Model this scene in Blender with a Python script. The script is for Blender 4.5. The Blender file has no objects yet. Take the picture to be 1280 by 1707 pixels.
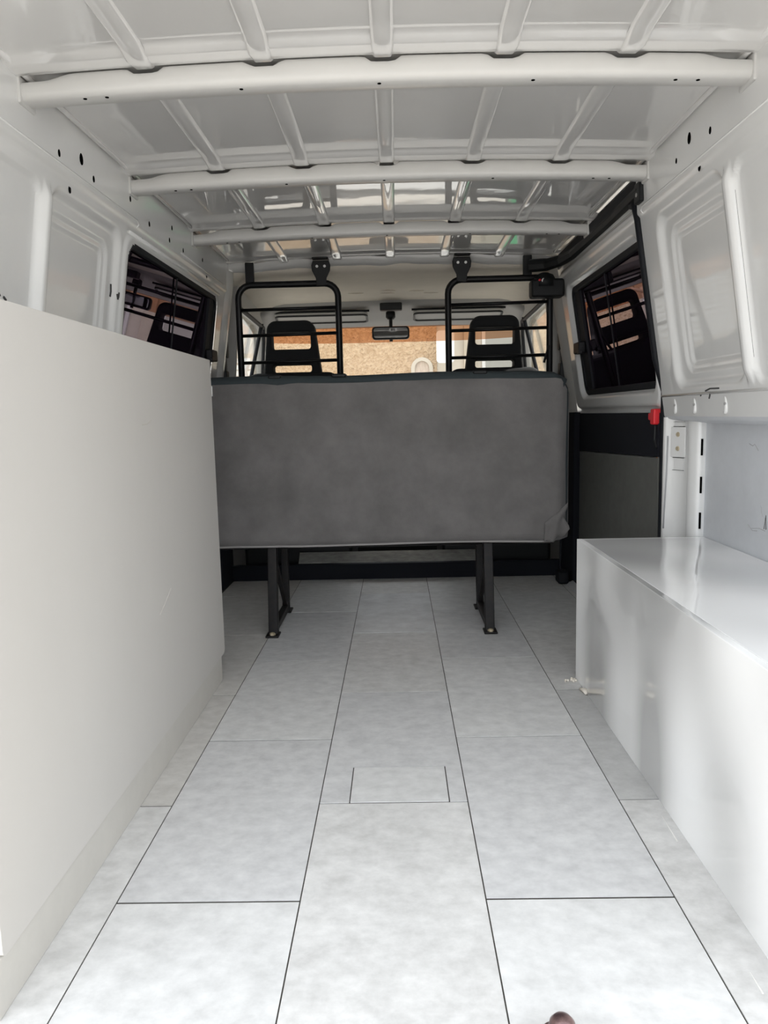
import bpy, bmesh, math, random
from mathutils import Vector, Matrix
random.seed(7)
C = bpy.context.scene.collection
scene = bpy.context.scene

# ------------------------------------------------------------------ camera
FPX, YAW, PITCH, ROLL = 1252.8, 0.01903, 0.12893, 0.02358
cam_d = bpy.data.cameras.new('camera'); cam = bpy.data.objects.new('camera', cam_d); C.objects.link(cam)
cam_d.sensor_fit = 'VERTICAL'; cam_d.sensor_height = 24.0; cam_d.lens = 24.0 * FPX / 1707.0
cam_d.clip_start = 0.02; cam_d.clip_end = 300
fwd = Vector((-math.sin(YAW)*math.cos(PITCH), math.cos(YAW)*math.cos(PITCH), -math.sin(PITCH)))
rgt = Vector((math.cos(YAW), math.sin(YAW), 0)); up = rgt.cross(fwd)
r2 = math.cos(ROLL)*rgt - math.sin(ROLL)*up
u2 = math.sin(ROLL)*rgt + math.cos(ROLL)*up
M = Matrix((r2, u2, -fwd)).transposed().to_4x4(); M.translation = Vector((0, 0, 0.8))
cam.matrix_world = M
scene.camera = cam
scene.cycles.max_bounces = 16; scene.cycles.diffuse_bounces = 10

# ------------------------------------------------------------------ world, light, exposure
w = bpy.data.worlds.new('sky'); scene.world = w; w.use_nodes = True
wn = w.node_tree.nodes; wl = w.node_tree.links
bg = wn['Background']; bg.inputs['Color'].default_value = (0.92, 0.96, 1.0, 1); bg.inputs['Strength'].default_value = 2.4
scene.view_settings.view_transform = 'Standard'; scene.view_settings.look = 'None'
scene.view_settings.gamma = 1.0; scene.view_settings.use_curve_mapping = False
scene.view_settings.exposure = 0.33
sun_d = bpy.data.lights.new('sun', 'SUN'); sun_d.energy = 5.0; sun_d.angle = math.radians(2); sun_d.color = (1, .95, .88)
sun = bpy.data.objects.new('sun', sun_d); C.objects.link(sun); sun.location = (8, -1, 12)
sun.rotation_euler = Vector((-0.6, -0.02, -0.8)).to_track_quat('-Z', 'Y').to_euler()

# ------------------------------------------------------------------ materials
def mat(name, col, rough=.5, metal=0., spec=.5, coat=0., coat_rough=.03, noise=0., nscale=8., bump=0., bscale=40., col2=None, stretch=(1, 1, 1), rnd=0., sheen=0., ndetail=6., bdist=.01, bdetail=3., coat_ior=1.5):
    m = bpy.data.materials.new(name); m.use_nodes = True
    n = m.node_tree.nodes; l = m.node_tree.links; b = n['Principled BSDF']
    b.inputs['Roughness'].default_value = rough; b.inputs['Metallic'].default_value = metal
    b.inputs['Specular IOR Level'].default_value = spec
    b.inputs['Coat Weight'].default_value = coat; b.inputs['Coat Roughness'].default_value = coat_rough; b.inputs['Coat IOR'].default_value = coat_ior
    b.inputs['Sheen Weight'].default_value = sheen
    b.inputs['Base Color'].default_value = (*col, 1)
    g = n.new('ShaderNodeNewGeometry'); vec = g.outputs['Position']
    if rnd:
        oi = n.new('ShaderNodeObjectInfo'); mu = n.new('ShaderNodeVectorMath'); mu.operation = 'SCALE'; mu.inputs[3].default_value = 1.0
        cb = n.new('ShaderNodeCombineXYZ')
        for i, k in enumerate((13.1, 7.7, 5.3)):
            mm = n.new('ShaderNodeMath'); mm.operation = 'MULTIPLY'; mm.inputs[1].default_value = k; l.new(oi.outputs['Random'], mm.inputs[0]); l.new(mm.outputs[0], cb.inputs[i])
        ad = n.new('ShaderNodeVectorMath'); ad.operation = 'ADD'; l.new(vec, ad.inputs[0]); l.new(cb.outputs[0], ad.inputs[1]); vec = ad.outputs[0]
    mp = n.new('ShaderNodeMapping'); mp.inputs['Scale'].default_value = stretch; l.new(vec, mp.inputs['Vector']); vec = mp.outputs[0]
    if noise:
        t = n.new('ShaderNodeTexNoise'); t.inputs['Scale'].default_value = nscale; t.inputs['Detail'].default_value = ndetail; t.inputs['Roughness'].default_value = .65
        l.new(vec, t.inputs['Vector'])
        r = n.new('ShaderNodeValToRGB'); r.color_ramp.elements[0].position = .3; r.color_ramp.elements[1].position = .7
        c2 = col2 or tuple(c*(1-noise) for c in col)
        r.color_ramp.elements[0].color = (*c2, 1); r.color_ramp.elements[1].color = (*col, 1)
        l.new(t.outputs['Fac'], r.inputs[0]); l.new(r.outputs[0], b.inputs['Base Color'])
    if bump:
        t = n.new('ShaderNodeTexNoise'); t.inputs['Scale'].default_value = bscale; t.inputs['Detail'].default_value = bdetail
        l.new(vec, t.inputs['Vector'])
        bp = n.new('ShaderNodeBump'); bp.inputs['Strength'].default_value = bump; bp.inputs['Distance'].default_value = bdist
        l.new(t.outputs['Fac'], bp.inputs['Height']); l.new(bp.outputs[0], b.inputs['Normal'])
        if coat: l.new(bp.outputs[0], b.inputs['Coat Normal'])
    return m

def glass(name, tint, ior, rough=0.0, refl=(1, 1, 1)):
    m = bpy.data.materials.new(name); m.use_nodes = True
    n = m.node_tree.nodes; l = m.node_tree.links
    n.remove(n['Principled BSDF'])
    tr = n.new('ShaderNodeBsdfTransparent'); tr.inputs[0].default_value = (*tint, 1)
    gl = n.new('ShaderNodeBsdfGlossy'); gl.inputs['Roughness'].default_value = rough; gl.inputs['Color'].default_value = (*refl, 1)
    f0 = ((ior-1)/(ior+1))**2
    lw = n.new('ShaderNodeLayerWeight'); lw.inputs[0].default_value = .5
    pw = n.new('ShaderNodeMath'); pw.operation = 'POWER'; pw.inputs[1].default_value = 5; l.new(lw.outputs['Facing'], pw.inputs[0])
    fr = n.new('ShaderNodeMath'); fr.operation = 'MULTIPLY_ADD'; fr.inputs[1].default_value = 1-f0; fr.inputs[2].default_value = f0; l.new(pw.outputs[0], fr.inputs[0])
    mx = n.new('ShaderNodeMixShader')
    l.new(fr.outputs[0], mx.inputs[0]); l.new(tr.outputs[0], mx.inputs[1]); l.new(gl.outputs[0], mx.inputs[2])
    l.new(mx.outputs[0], n['Material Output'].inputs[0])
    return m

PAINT = mat('van_paint', (.78, .78, .77), rough=.3, coat=.7, coat_rough=.04, noise=.06, nscale=3, bump=.04, bscale=5, bdist=.02)
ROOFP = mat('roof_paint', (.77, .765, .755), rough=.3, coat=1., coat_rough=.025, coat_ior=2.7, noise=.06, nscale=3, bump=.03, bscale=4, bdist=.02)
BARP = mat('roof_bar_paint', (.62, .615, .60), rough=.4, coat=.4, coat_rough=.1, noise=.05, nscale=6)
SKIN = mat('outer_skin_primer', (.66, .68, .71), rough=.5, noise=.14, nscale=6, coat=.15, coat_rough=.3)
LAM = mat('matt_white_laminate', (.56, .54, .51), rough=.55, noise=.035, nscale=3, stretch=(1, 1, .6))
GLOSS_F = mat('warped_gloss_laminate', (.88, .88, .875), rough=.2, coat=.9, coat_rough=.015, noise=.02, nscale=3, bump=1., bscale=3.0, bdist=.09, bdetail=0., stretch=(1, 1, .7))
LAMB = mat('laminate_edge', (.82, .81, .78), rough=.5)
PLIN = mat('plinth_board', (.56, .54, .50), rough=.6, noise=.08, nscale=10)
GLOSS = mat('gloss_white_laminate', (.90, .90, .90), rough=.2, coat=.7, coat_rough=.02, noise=.02, nscale=3, bump=1., bscale=2.4, bdist=.035, bdetail=0.)
def tmat(name, a, b, **k): return mat(name, a, rough=.45, spec=.3, noise=.3, nscale=24, col2=b, rnd=1, bump=.06, bscale=60, bdist=.002, ndetail=9, stretch=(1, 1.25, 1), **k)
TILE = tmat('stone_look_tile', (.72, .72, .715), (.55, .55, .545))
TILE_2 = tmat('stone_look_tile_cool', (.68, .68, .68), (.51, .51, .515))
TILE_3 = tmat('stone_look_tile_warm', (.71, .705, .695), (.52, .515, .505))
TILE_D = tmat('darker_stone_look_tile', (.58, .58, .575), (.45, .45, .445))
TILE_B = tmat('dusty_stone_look_tile', (.64, .625, .60), (.50, .485, .46))
TILE_S = mat('scuffed_stone_look_tile', (.74, .75, .76), rough=.45, spec=.3, noise=.5, nscale=11, col2=(.50, .50, .505), rnd=1, ndetail=12)
SUBF = mat('subfloor', (.05, .045, .04), rough=.9)
FAB = mat('grey_seat_fabric', (.165, .157, .154), rough=.95, noise=.33, nscale=7, bump=.25, bscale=260, bdist=.002, sheen=.15)
HEM = mat('seat_fabric_hem', (.30, .285, .28), rough=.9)
TEAL = mat('dark_teal_fabric', (.028, .038, .042), rough=.85, noise=.15, nscale=40)
BMET = mat('black_metal', (.008, .008, .009), spec=.3, rough=.4, noise=.2, nscale=30)
WMET = mat('worn_black_metal', (.006, .006, .008), rough=.5, spec=.25, noise=.6, nscale=55, col2=(.016, .013, .011))
BPLA = mat('black_plastic', (.011, .012, .013), rough=.5, spec=.3)
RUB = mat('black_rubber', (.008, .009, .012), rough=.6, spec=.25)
TRIM = mat('black_trim_board', (.008, .009, .014), rough=.75, spec=.25)
CARP = mat('charcoal_carpet', (.14, .142, .13), rough=.95, noise=.15, nscale=20, bump=.3, bscale=300, bdist=.002)
HEADL = mat('beige_headliner', (.80, .74, .64), rough=.9, noise=.1, nscale=6, bump=.2, bscale=8, bdist=.02)
GREYP = mat('grey_trim_plastic', (.46, .45, .43), rough=.6)
SEATF = mat('black_seat_fabric', (.016, .017, .019), rough=.85)
RED = mat('red_plastic', (.72, .02, .03), rough=.4)
ZINC = mat('galvanised_metal', (.55, .55, .54), rough=.35, metal=.9)
ALU = mat('scuffed_metal_plate', (.42, .42, .40), rough=.45, metal=.3, noise=.45, nscale=22, stretch=(1, 4, 1))
BRASS = mat('yellowed_bolt', (.55, .47, .33), rough=.4, metal=.4)
COPP = mat('brown_worn_metal', (.30, .19, .17), rough=.28, metal=.65, noise=.5, nscale=60, col2=(.08, .05, .06))
HOLE = mat('hole_shadow', (.004, .004, .004), rough=1, spec=0)
SCUF = mat('scuff', (.05, .05, .05), rough=.8)
LSCUF = mat('light_scuff', (.42, .42, .43), rough=.8)
FOAM = mat('foam_bits', (.75, .70, .62), rough=.9)
TINT = glass('tinted_film_glass', (.045, .028, .05), 2.3, refl=(.92, .80, .95))
CLEAR = glass('clear_glass', (.96, .97, .965), 1.45)
BAND = glass('orange_sun_band', (.62, .38, .25), 1.3)
MIRR = mat('mirror_glass', (.3, .3, .3), rough=.03, metal=1)
GROUND = mat('pale_street', (.52, .49, .45), rough=.9, noise=.15, nscale=1.5)
STUC = mat('peach_stucco', (.52, .375, .235), rough=.95, noise=.55, nscale=26, col2=(.36, .235, .13), bump=1., bscale=26, bdist=.05, ndetail=3)
CREAM = mat('cream_render', (.50, .44, .36), rough=.9, noise=.15, nscale=2)
WHITE = mat('white_render', (.52, .50, .47), rough=.9, noise=.08, nscale=2)
STONE = mat('pale_stone', (.46, .39, .30), rough=.9, noise=.3, nscale=3)
SHUT = mat('white_shutter', (.58, .58, .57), rough=.5)
WOOD = mat('weathered_wood', (.52, .42, .34), rough=.8, noise=.3, nscale=6, stretch=(6, 1, 1))
PIPE = mat('grey_pipe', (.33, .33, .33), rough=.5)
GREEN = mat('green_plastic', (.03, .34, .13), rough=.4)
DGLS = mat('dark_window_glass', (.22, .21, .18), rough=.4)

# ------------------------------------------------------------------ helpers
class MB:
    def __init__(s): s.v = []; s.f = []
    def box(s, x0, x1, y0, y1, z0, z1):
        b = len(s.v)
        s.v += [(x, y, z) for x in (x0, x1) for y in (y0, y1) for z in (z0, z1)]
        for q in ((0, 1, 3, 2), (4, 6, 7, 5), (0, 4, 5, 1), (2, 3, 7, 6), (0, 2, 6, 4), (1, 5, 7, 3)): s.f.append(tuple(b+i for i in q))
        return s
    def hull(s, lo, hi):
        """prism between two equal rings of points"""
        b = len(s.v); n = len(lo); s.v += [tuple(p) for p in lo] + [tuple(p) for p in hi]
        s.f.append(tuple(b+i for i in range(n))[::-1]); s.f.append(tuple(b+n+i for i in range(n)))
        for i in range(n): j = (i+1) % n; s.f.append((b+i, b+j, b+n+j, b+n+i))
        return s
    def tube(s, pts, r, n=10, closed=False):
        P = [Vector(p) for p in pts]; b = len(s.v); m = len(P); ref = None
        for i, p in enumerate(P):
            a = P[i-1] if (i > 0 or closed) else p; c = P[(i+1) % m] if (i < m-1 or closed) else p
            t = (c-a).normalized()
            if ref is None: ref = Vector((0, 0, 1)) if abs(t.z) < .9 else Vector((1, 0, 0))
            u = t.cross(ref).normalized(); v = u.cross(t).normalized(); ref = v
            rr = r[i] if isinstance(r, (list, tuple)) else r
            for k in range(n):
                an = 2*math.pi*k/n; s.v.append(tuple(p+u*rr*math.cos(an)+v*rr*math.sin(an)))
        for i in range(m if closed else m-1):
            for k in range(n):
                i2 = (i+1) % m; s.f.append((b+i*n+k, b+i*n+(k+1) % n, b+i2*n+(k+1) % n, b+i2*n+k))
        if not closed:
            s.f.append(tuple(b+k for k in range(n))[::-1]); s.f.append(tuple(b+(m-1)*n+k for k in range(n)))
        return s
    def lathe(s, c, prof, n=20, axis='z'):
        b = len(s.v); c = Vector(c)
        for r, h in prof:
            for k in range(n):
                a = 2*math.pi*k/n; q = (r*math.cos(a), r*math.sin(a), h)
                if axis == 'x': q = (h, q[0], q[1])
                if axis == 'y': q = (q[0], h, q[1])
                s.v.append(tuple(c+Vector(q)))
        for i in range(len(prof)-1):
            for k in range(n): s.f.append((b+i*n+k, b+i*n+(k+1) % n, b+(i+1)*n+(k+1) % n, b+(i+1)*n+k))
        s.f.append(tuple(b+k for k in range(n))[::-1]); s.f.append(tuple(b+(len(prof)-1)*n+k for k in range(n)))
        return s
    def grid(s, P):
        """P[i][j] points -> quads; None marks holes"""
        b = len(s.v); R, Q = len(P), len(P[0])
        for row in P: s.v += [tuple(p) for p in row]
        for i in range(R-1):
            for j in range(Q-1): s.f.append((b+i*Q+j, b+i*Q+j+1, b+(i+1)*Q+j+1, b+(i+1)*Q+j))
        return s
    def build(s, name, m, parent=None, bevel=0., seg=2, smooth=None, solid=0.):
        me = bpy.data.meshes.new(name); me.from_pydata(s.v, [], s.f)
        return finish(name, me, m, parent, bevel, seg, smooth, solid)

WORLD = {}
def finish(name, me, m, parent=None, bevel=0., seg=2, smooth=None, solid=0.):
    bm = bmesh.new(); bm.from_mesh(me)
    bmesh.ops.recalc_face_normals(bm, faces=bm.faces)
    xs = [v.co for v in bm.verts]
    c = Vector(((min(v.x for v in xs)+max(v.x for v in xs))/2, (min(v.y for v in xs)+max(v.y for v in xs))/2, min(v.z for v in xs)))
    bmesh.ops.translate(bm, verts=bm.verts, vec=-c); bm.to_mesh(me); bm.free()
    o = bpy.data.objects.new(name, me); C.objects.link(o)
    if m: me.materials.append(m)
    WORLD[o] = c
    if parent: o.parent = parent; o.location = c-WORLD[parent]
    else: o.location = c
    if smooth: 
        for p in me.polygons: p.use_smooth = True
    if solid:
        md = o.modifiers.new('thickness', 'SOLIDIFY'); md.thickness = solid; md.offset = 0
    if bevel:
        md = o.modifiers.new('bevel', 'BEVEL'); md.width = bevel; md.segments = seg; md.limit_method = 'ANGLE'; md.angle_limit = math.radians(40)
        for p in me.polygons: p.use_smooth = True
        wn_ = o.modifiers.new('normals', 'WEIGHTED_NORMAL'); wn_.keep_sharp = False
    return o

def empty(name, loc, label, cat, group=None):
    o = bpy.data.objects.new(name, None); C.objects.link(o); o.location = loc; o.empty_display_size = .1
    WORLD[o] = Vector(loc); tag(o, label, cat, group); return o
def tag(o, label, cat, group=None):
    o['label'] = label; o['category'] = cat
    if group: o['group'] = group
    return o
def struct(o, label=None, cat=None):
    o['kind'] = 'structure'
    if label: o['label'] = label
    if cat: o['category'] = cat
    return o

def rrect(u0, u1, v0, v1, r, n=6, rs=None):
    rs = rs or (r, r, r, r); out = []
    for (cu, cv, a0), rr in zip(((u1, v1, 0), (u0, v1, 90), (u0, v0, 180), (u1, v0, 270)), rs):
        su = -1 if cu == u1 else 1; sv = -1 if cv == v1 else 1
        if rr <= 0: out.append((cu, cv)); continue
        for k in range(n+1):
            a = math.radians(a0+90*k/n); out.append((cu+su*rr+rr*math.cos(a), cv+sv*rr+rr*math.sin(a)))
    return out

def plate(name, outs, t, fn, m, parent=None, bev=0., bres=2, smooth=True):
    """flat outline(s) with holes, thickness t, edges rounded by bev; fn maps (u,v,w) into the scene"""
    cu = bpy.data.curves.new(name, 'CURVE'); cu.dimensions = '2D'; cu.fill_mode = 'BOTH'
    cu.extrude = max(t/2-bev, 0.0001); cu.bevel_depth = bev; cu.bevel_resolution = bres; cu.offset = -bev
    for pts in outs:
        sp = cu.splines.new('POLY'); sp.points.add(len(pts)-1)
        for i, p in enumerate(pts): sp.points[i].co = (p[0], p[1], 0, 1)
        sp.use_cyclic_u = True
    ob = bpy.data.objects.new('tmp', cu); C.objects.link(ob)
    dg = bpy.context.evaluated_depsgraph_get(); dg.update()
    me = bpy.data.meshes.new_from_object(ob.evaluated_get(dg)); bpy.data.objects.remove(ob); bpy.data.curves.remove(cu)
    me.name = name; me.materials.clear()
    for v in me.vertices: v.co = Vector(fn(*v.co))
    bm = bmesh.new(); bm.from_mesh(me); bmesh.ops.remove_doubles(bm, verts=bm.verts, dist=1e-5); bm.to_mesh(me); bm.free()
    for p in me.polygons: p.use_smooth = False
    return finish(name, me, m, parent)

def lerp(a, b, t): return a+(b-a)*t
def sstep(a, b, x):
    t = max(0, min(1, (x-a)/(b-a))); return t*t*(3-2*t)
def sdrr(y, z, y0, y1, z0, z1, r):
    """signed distance, negative inside"""
    qx = abs(y-(y0+y1)/2)-(y1-y0)/2+r; qz = abs(z-(z0+z1)/2)-(z1-z0)/2+r
    return math.hypot(max(qx, 0), max(qz, 0))+min(max(qx, qz), 0)-r
def pl(x, tab):
    if x <= tab[0][0]: return tab[0][1]
    for (a, b), (c, d) in zip(tab, tab[1:]):
        if x <= c: return lerp(b, d, (x-a)/(c-a))
    return tab[-1][1]

XC = -0.011
PROF = [(.775, .834), (.86, .824), (1.30, .757), (1.36, .748), (1.372, .741), (1.475, .735), (1.52, .733)]
def prof(z): return pl(z, PROF)

# ------------------------------------------------------------------ floor
fl = struct(MB().box(-.90, .90, .8, 3.63, -.03, -.0014).build('floor', SUBF), 'stone look tiled floor of the van', 'floor')
COLS = [-.82, -.485, -.177, .132, .4425, .752, .80]
G = .0012
def tile(x0, x1, y0, y1, name='floor_tile', dz=None, m=TILE, gy0=.0022, gy1=.0022):
    dz = random.uniform(-.0004, .0004) if dz is None else dz
    return MB().box(x0+G, x1-G, y0+gy0, y1-gy1, -.004, dz).build(name, m, fl)
side = [.8, 1.155, 1.784, 2.395, 3.01, 3.627]; cen = [.8, .852, 1.472, 2.098, 2.70, 3.31, 3.627]; out = [.8, 1.47, 2.095, 2.70, 3.31, 3.627]
for ci in range(6):
    ys = cen if ci == 2 else (side if ci in (1, 3) else out)
    for y0, y1 in zip(ys, ys[1:]):
        if ci == 2 and abs(y0-1.472) < .001:
            a, b = COLS[2]+G, COLS[3]-G; hx0, hx1, hy = -.114, .094, 1.631
            plate('floor_tile', [[(a, y0+G), (hx0-G, y0+G), (hx0-G, hy+G), (hx1+G, hy+G), (hx1+G, y0+G), (b, y0+G), (b, y1-G), (a, y1-G)]], .0042, lambda u, v, w: (u, v, w-.0019), TILE_2, fl)
            tile(hx0, hx1, y0, hy, 'access_tile', dz=.0006)
            continue
        g0 = .0030 if (ci in (1, 3) and abs(y0-1.155) < .01) else .0022
        m_ = TILE_S if (ci == 2 and y0 == 2.70) else TILE_D if (ci == 4 and y0 == 1.47) else TILE_B if (ci == 0 and y0 > 1.4) else (TILE, TILE_2, TILE_3, TILE)[(ci*2+int(y0*3.3)) % 4]
        tile(COLS[ci], COLS[ci+1], y0, y1, gy0=g0, m=m_)
for a_, b_ in (((.508, 1.405), (.506, 1.315)), ((.487, .985), (.486, .945))):
    MB().tube([(a_[0], a_[1], .0004), (b_[0], b_[1], .0004)], [.0004, .0014], 5).build('scuff_mark', LAMB, fl)
# front step at the end of the load floor
cb = MB().box(-.88, .88, 3.63, 3.66, -.30, .075).build('cab_step_riser', TRIM, fl)
MB().hull([(-.50, 3.66, .07), (.42, 3.66, .07), (.42, 3.72, .112), (-.50, 3.72, .112)], [(-.50, 3.665, .078), (.42, 3.665, .078), (.42, 3.725, .12), (-.50, 3.725, .12)]).build('metal_sill_plate', ALU, fl)

# ------------------------------------------------------------------ ceiling
BARS = [(1.60, .058), (2.235, .056), (2.90, .052)]
def crown(x): return .020*(1-((x-XC)/.75)**2)
def roofz(x, y):
    z = 1.497+crown(x)
    for yb, d in BARS+[(3.50, .05)]:
        if y <= yb: z -= .010*sstep(yb-.075, yb-.055, y); break
    return z
ys = []
y = .8
while y < 3.515: ys.append(y); y += .012
xs_ = [XC-.75+1.5*i/60 for i in range(61)]
ce = MB().grid([[(x, y, roofz(x, y)) for x in xs_] for y in ys]).build('ceiling', ROOFP, smooth=True)
struct(ce, 'white painted sheet metal van roof with ribs and crossbars', 'ceiling')
MB().box(-.86, .86, .78, 4.40, 1.545, 1.56).build('outer_roof_skin', PAINT, ce)
RIBX = [-.490, -.251, -.012, .231, .474]
bays = [(.8, 1.605), (1.655, 2.24), (2.29, 2.905), (2.95, 3.50)]
for y0, y1 in bays:
    for rx in RIBX:
        b = MB(); n = 16; rows = []
        for i in range(n+1):
            yy = lerp(y0, y1, i/n); row = []
            for dx, dz in ((-.022, .0012), (-.020, -.006), (-.015, -.0095), (.015, -.0095), (.020, -.006), (.022, .0012)):
                row.append((rx+dx, yy, roofz(rx+dx, yy)+dz))
            rows.append(row)
        b.grid(rows).build('roof_rib', ROOFP, ce, smooth=True)
def roof_bar(yb, d, hw):
    """hat section crossbar: rear web, rounded bottom edge, bottom flange and front web"""
    N = 120; rows = []
    for i in range(N+1):
        t = -1+2*i/N; x = XC+t*hw
        zb = 1.447+.017*(1-t*t)
        dip = 0
        for rx in RIBX:
            dip = max(dip, 1-sstep(.020, .040, abs(x-rx)))
        dip = max(dip, sstep(hw-.11, hw-.05, abs(x-XC)))
        zt = 1.4835+crown(x)-.010*dip
        row = [(x, yb+.004, zt+.006), (x, yb, zt), (x, yb, zb+.012), (x, yb+.003, zb+.004), (x, yb+.012, zb), (x, yb+d-.01, zb), (x, yb+d, zb+.006), (x, yb+d+.004, zt+.006)]
        rows.append(row)
    m = MB().grid(rows)
    b = len(m.v)
    for e in (0, N):
        m.f.append(tuple(e*8+k for k in range(8)))
    br = m.build('roof_bar', BARP, ce, smooth=True)
    md = br.modifiers.new('edge', 'EDGE_SPLIT'); md.split_angle = math.radians(50)
    for hx in (-.62, -.575, -.30, -.02, .29, .575, .62):
        MB().lathe((hx, yb+.018, 1.4468+.017*(1-((hx-XC)/hw)**2)), [(.004, -.0006), (.004, .0006)], 10).build('hole', HOLE, br)
    # end brackets on the cant rail
    for sgn in (-1, 1):
        xe = XC+sgn*hw
        MB().box(min(xe-sgn*.004, xe+sgn*.012), max(xe-sgn*.004, xe+sgn*.012), yb-.006, yb+d+.006, 1.440, 1.495).build('end_bracket', BARP, br, bevel=.004)
for (yb, d), hw in zip(BARS, (.735, .735, .735)): roof_bar(yb, d, hw)
# side beads where roof skin meets cant rail
for sgn in (-1, 1):
    MB().tube([(XC+sgn*.722, .8, 1.495), (XC+sgn*.722, 3.50, 1.495)], .006, 8).build('roof_seam_bead', ROOFP, ce, smooth=True)
# front header lip of the load bay
rows = []
for i in range(61):
    x = XC-.74+1.48*i/60; c_ = crown(x)*1.2-.02+.003*math.sin(x*23)+.002*math.sin(x*41)
    rows.append([(x, 3.50, 1.506+c_), (x, 3.503, 1.496+c_), (x, 3.508, 1.486+c_), (x, 3.525, 1.474+c_), (x, 3.555, 1.474+c_)])
MB().grid(rows).build('front_header', PAINT, ce, smooth=True)

# ------------------------------------------------------------------ side walls
def wall_sheet(name, s, y0, y1, z0, z1, depth, hole=None, step=.0055, m=PAINT, parent=None, off=0.):
    ny = int((y1-y0)/step); nz = int((z1-z0)/step)
    P = []; V = []; idx = {}
    mb = MB()
    for i in range(ny+1):
        for j in range(nz+1):
            yy = lerp(y0, y1, i/ny); zz = lerp(z0, z1, j/nz)
            mb.v.append((XC+s*(prof(zz)+depth(yy, zz)+off), yy, zz))
    for i in range(ny):
        for j in range(nz):
            if hole:
                yc = lerp(y0, y1, (i+.5)/ny); zc = lerp(z0, z1, (j+.5)/nz)
                if sdrr(yc, zc, *hole) < 0: continue
            mb.f.append((i*(nz+1)+j, i*(nz+1)+j+1, (i+1)*(nz+1)+j+1, (i+1)*(nz+1)+j))
    return mb.build(name, m, parent, smooth=True)
def stamp(y, z, y0, y1, z0, z1, r, d, w):
    return d*(1-sstep(-w, 0, sdrr(y, z, y0, y1, z0, z1, r)))
def panels(y, z, o):
    d = stamp(y, z, 1.775+o, 2.225+o, .850, 1.340, .06, .017, .026)
    d += stamp(y, z, 1.797+o, 2.170+o, .895, 1.290, .05, .008, .010)
    d += stamp(y, z, 1.812+o, 2.150+o, .915, 1.268, .03, .007, .008)
    zm = sstep(.84, .89, z)*(1-sstep(1.29, 1.34, z))
    d -= .012*zm*(1-sstep(.008, .020, abs(y-1.757-o)))
    d += .010*stamp(y, z, .86, 1.736+o, .85, 1.325, .04, 1, .006)
    return d
OR, OL = 0., -.020
def depth_right(y, z): return panels(y, z, OR)
def depth_left(y, z):
    return panels(y, z, OL) - .008*stamp(y, z, 2.207, 3.36, .84, 1.345, .07, 1, .016)
WL = (2.235, 3.32, .875, 1.315, .06)
wl_ = struct(wall_sheet('wall_left', -1, .8, 3.52, .775, 1.503, depth_left, WL), 'white painted left van wall with pressed panels', 'wall')
MB().box(-.93, -.855, .8, 3.6, -.1, .78).build('lower_panel', SKIN, wl_)
wr_ = struct(wall_sheet('wall_right', 1, .8, 2.345, .775, 1.503, depth_right), 'white painted right van wall with pressed panels', 'wall')
# header over the sliding door, blackened to paint its unlit pocket, and belt return
MB().grid([[(XC+.735, yy, 1.476), (XC+.738, yy, 1.44), (XC+.765, yy, 1.425), (XC+.80, yy, 1.425)] for yy in (2.345, 2.6, 2.9, 3.2, 3.52)]).build('shaded_door_header', RUB, wr_, smooth=True)
MB().grid([[(XC+.834, yy, .776), (XC+.838, yy, .768), (XC+.850, yy, .764), (XC+.915, yy, .752)] for yy in (.8, 1.2, 1.6, 2.0, 2.345)]).build('belt_return', SKIN, wr_, smooth=True)
MB().box(.895, .905, .8, 2.345, -.1, .765).build('outer_skin', SKIN, wr_)
# belt line bead and the three pressed loops with holes
MB().tube([(XC+prof(.836)+.001, .8, .836), (XC+prof(.836)+.001, 2.345, .836)], .004, 8).build('belt_bead', PAINT, wr_, smooth=True)
for yy in (2.235, 2.09, 1.895):
    lo = MB().tube([(XC+.832, yy+.012+.010*math.cos(a), .805+.020*math.sin(a)) for a in [math.radians(60+24*k) for k in range(11)]], [.002, .004, .005, .006, .006, .006, .006, .006, .005, .004, .002], 8).build('pressed_loop', PAINT, wr_, smooth=True)
    MB().lathe((XC+.8285, yy+.003, .807), [(.005, -.0015), (.005, .0015)], 12, 'x').build('hole', HOLE, lo)
# lock pillar behind the sliding door: channel, striker plate, scalloped edge
PA, PB = Vector((.822, 2.338, 0)), Vector((.886, 2.196, 0)); PT = PB-PA; PN = Vector((-.142, -.064, 0)).normalized()
def pp(t, n, z): v = PA+PT*t+PN*n; return (v.x, v.y, z)
rows = []
for i in range(25):
    z = lerp(-.02, .772, i/24); c_ = .02*sstep(.66, .77, z)
    rows.append([pp(t, n, z) for t, n in ((0, 0), (.04, .008), (.13, .008), (.17, -.005), (.60-c_, -.005), (.66-c_, .004), (.71-c_, .011), (.78, .013), (.90, .013), (.96, .010), (1., .0), (1.02, -.03))])
pil = MB().grid(rows).build('lock_pillar', PAINT, wr_, smooth=True)
def pbox(t0, t1, z0, z1, n0, n1, nm, m, par, bev=0.):
    return MB().hull([pp(t0, n0, z0), pp(t1, n0, z0), pp(t1, n1, z0), pp(t0, n1, z0)], [pp(t0, n0, z1), pp(t1, n0, z1), pp(t1, n1, z1), pp(t0, n1, z1)]).build(nm, m, par, bevel=bev)
st = pbox(.20, .56, .652, .742, -.004, .001, 'striker_plate', PAINT, pil, .001)
for zz in (.720, .678):
    v = Vector(pp(.38, .001, zz)); a_ = PT.normalized()
    MB().hull([v+a_*.0075*math.cos(k)+Vector((0, 0, .0075*math.sin(k))) for k in [math.pi*q/6 for q in range(12)]], [v+PN*.003+a_*.006*math.cos(k)+Vector((0, 0, .006*math.sin(k))) for k in [math.pi*q/6 for q in range(12)]]).build('bolt', BRASS, st)
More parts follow.
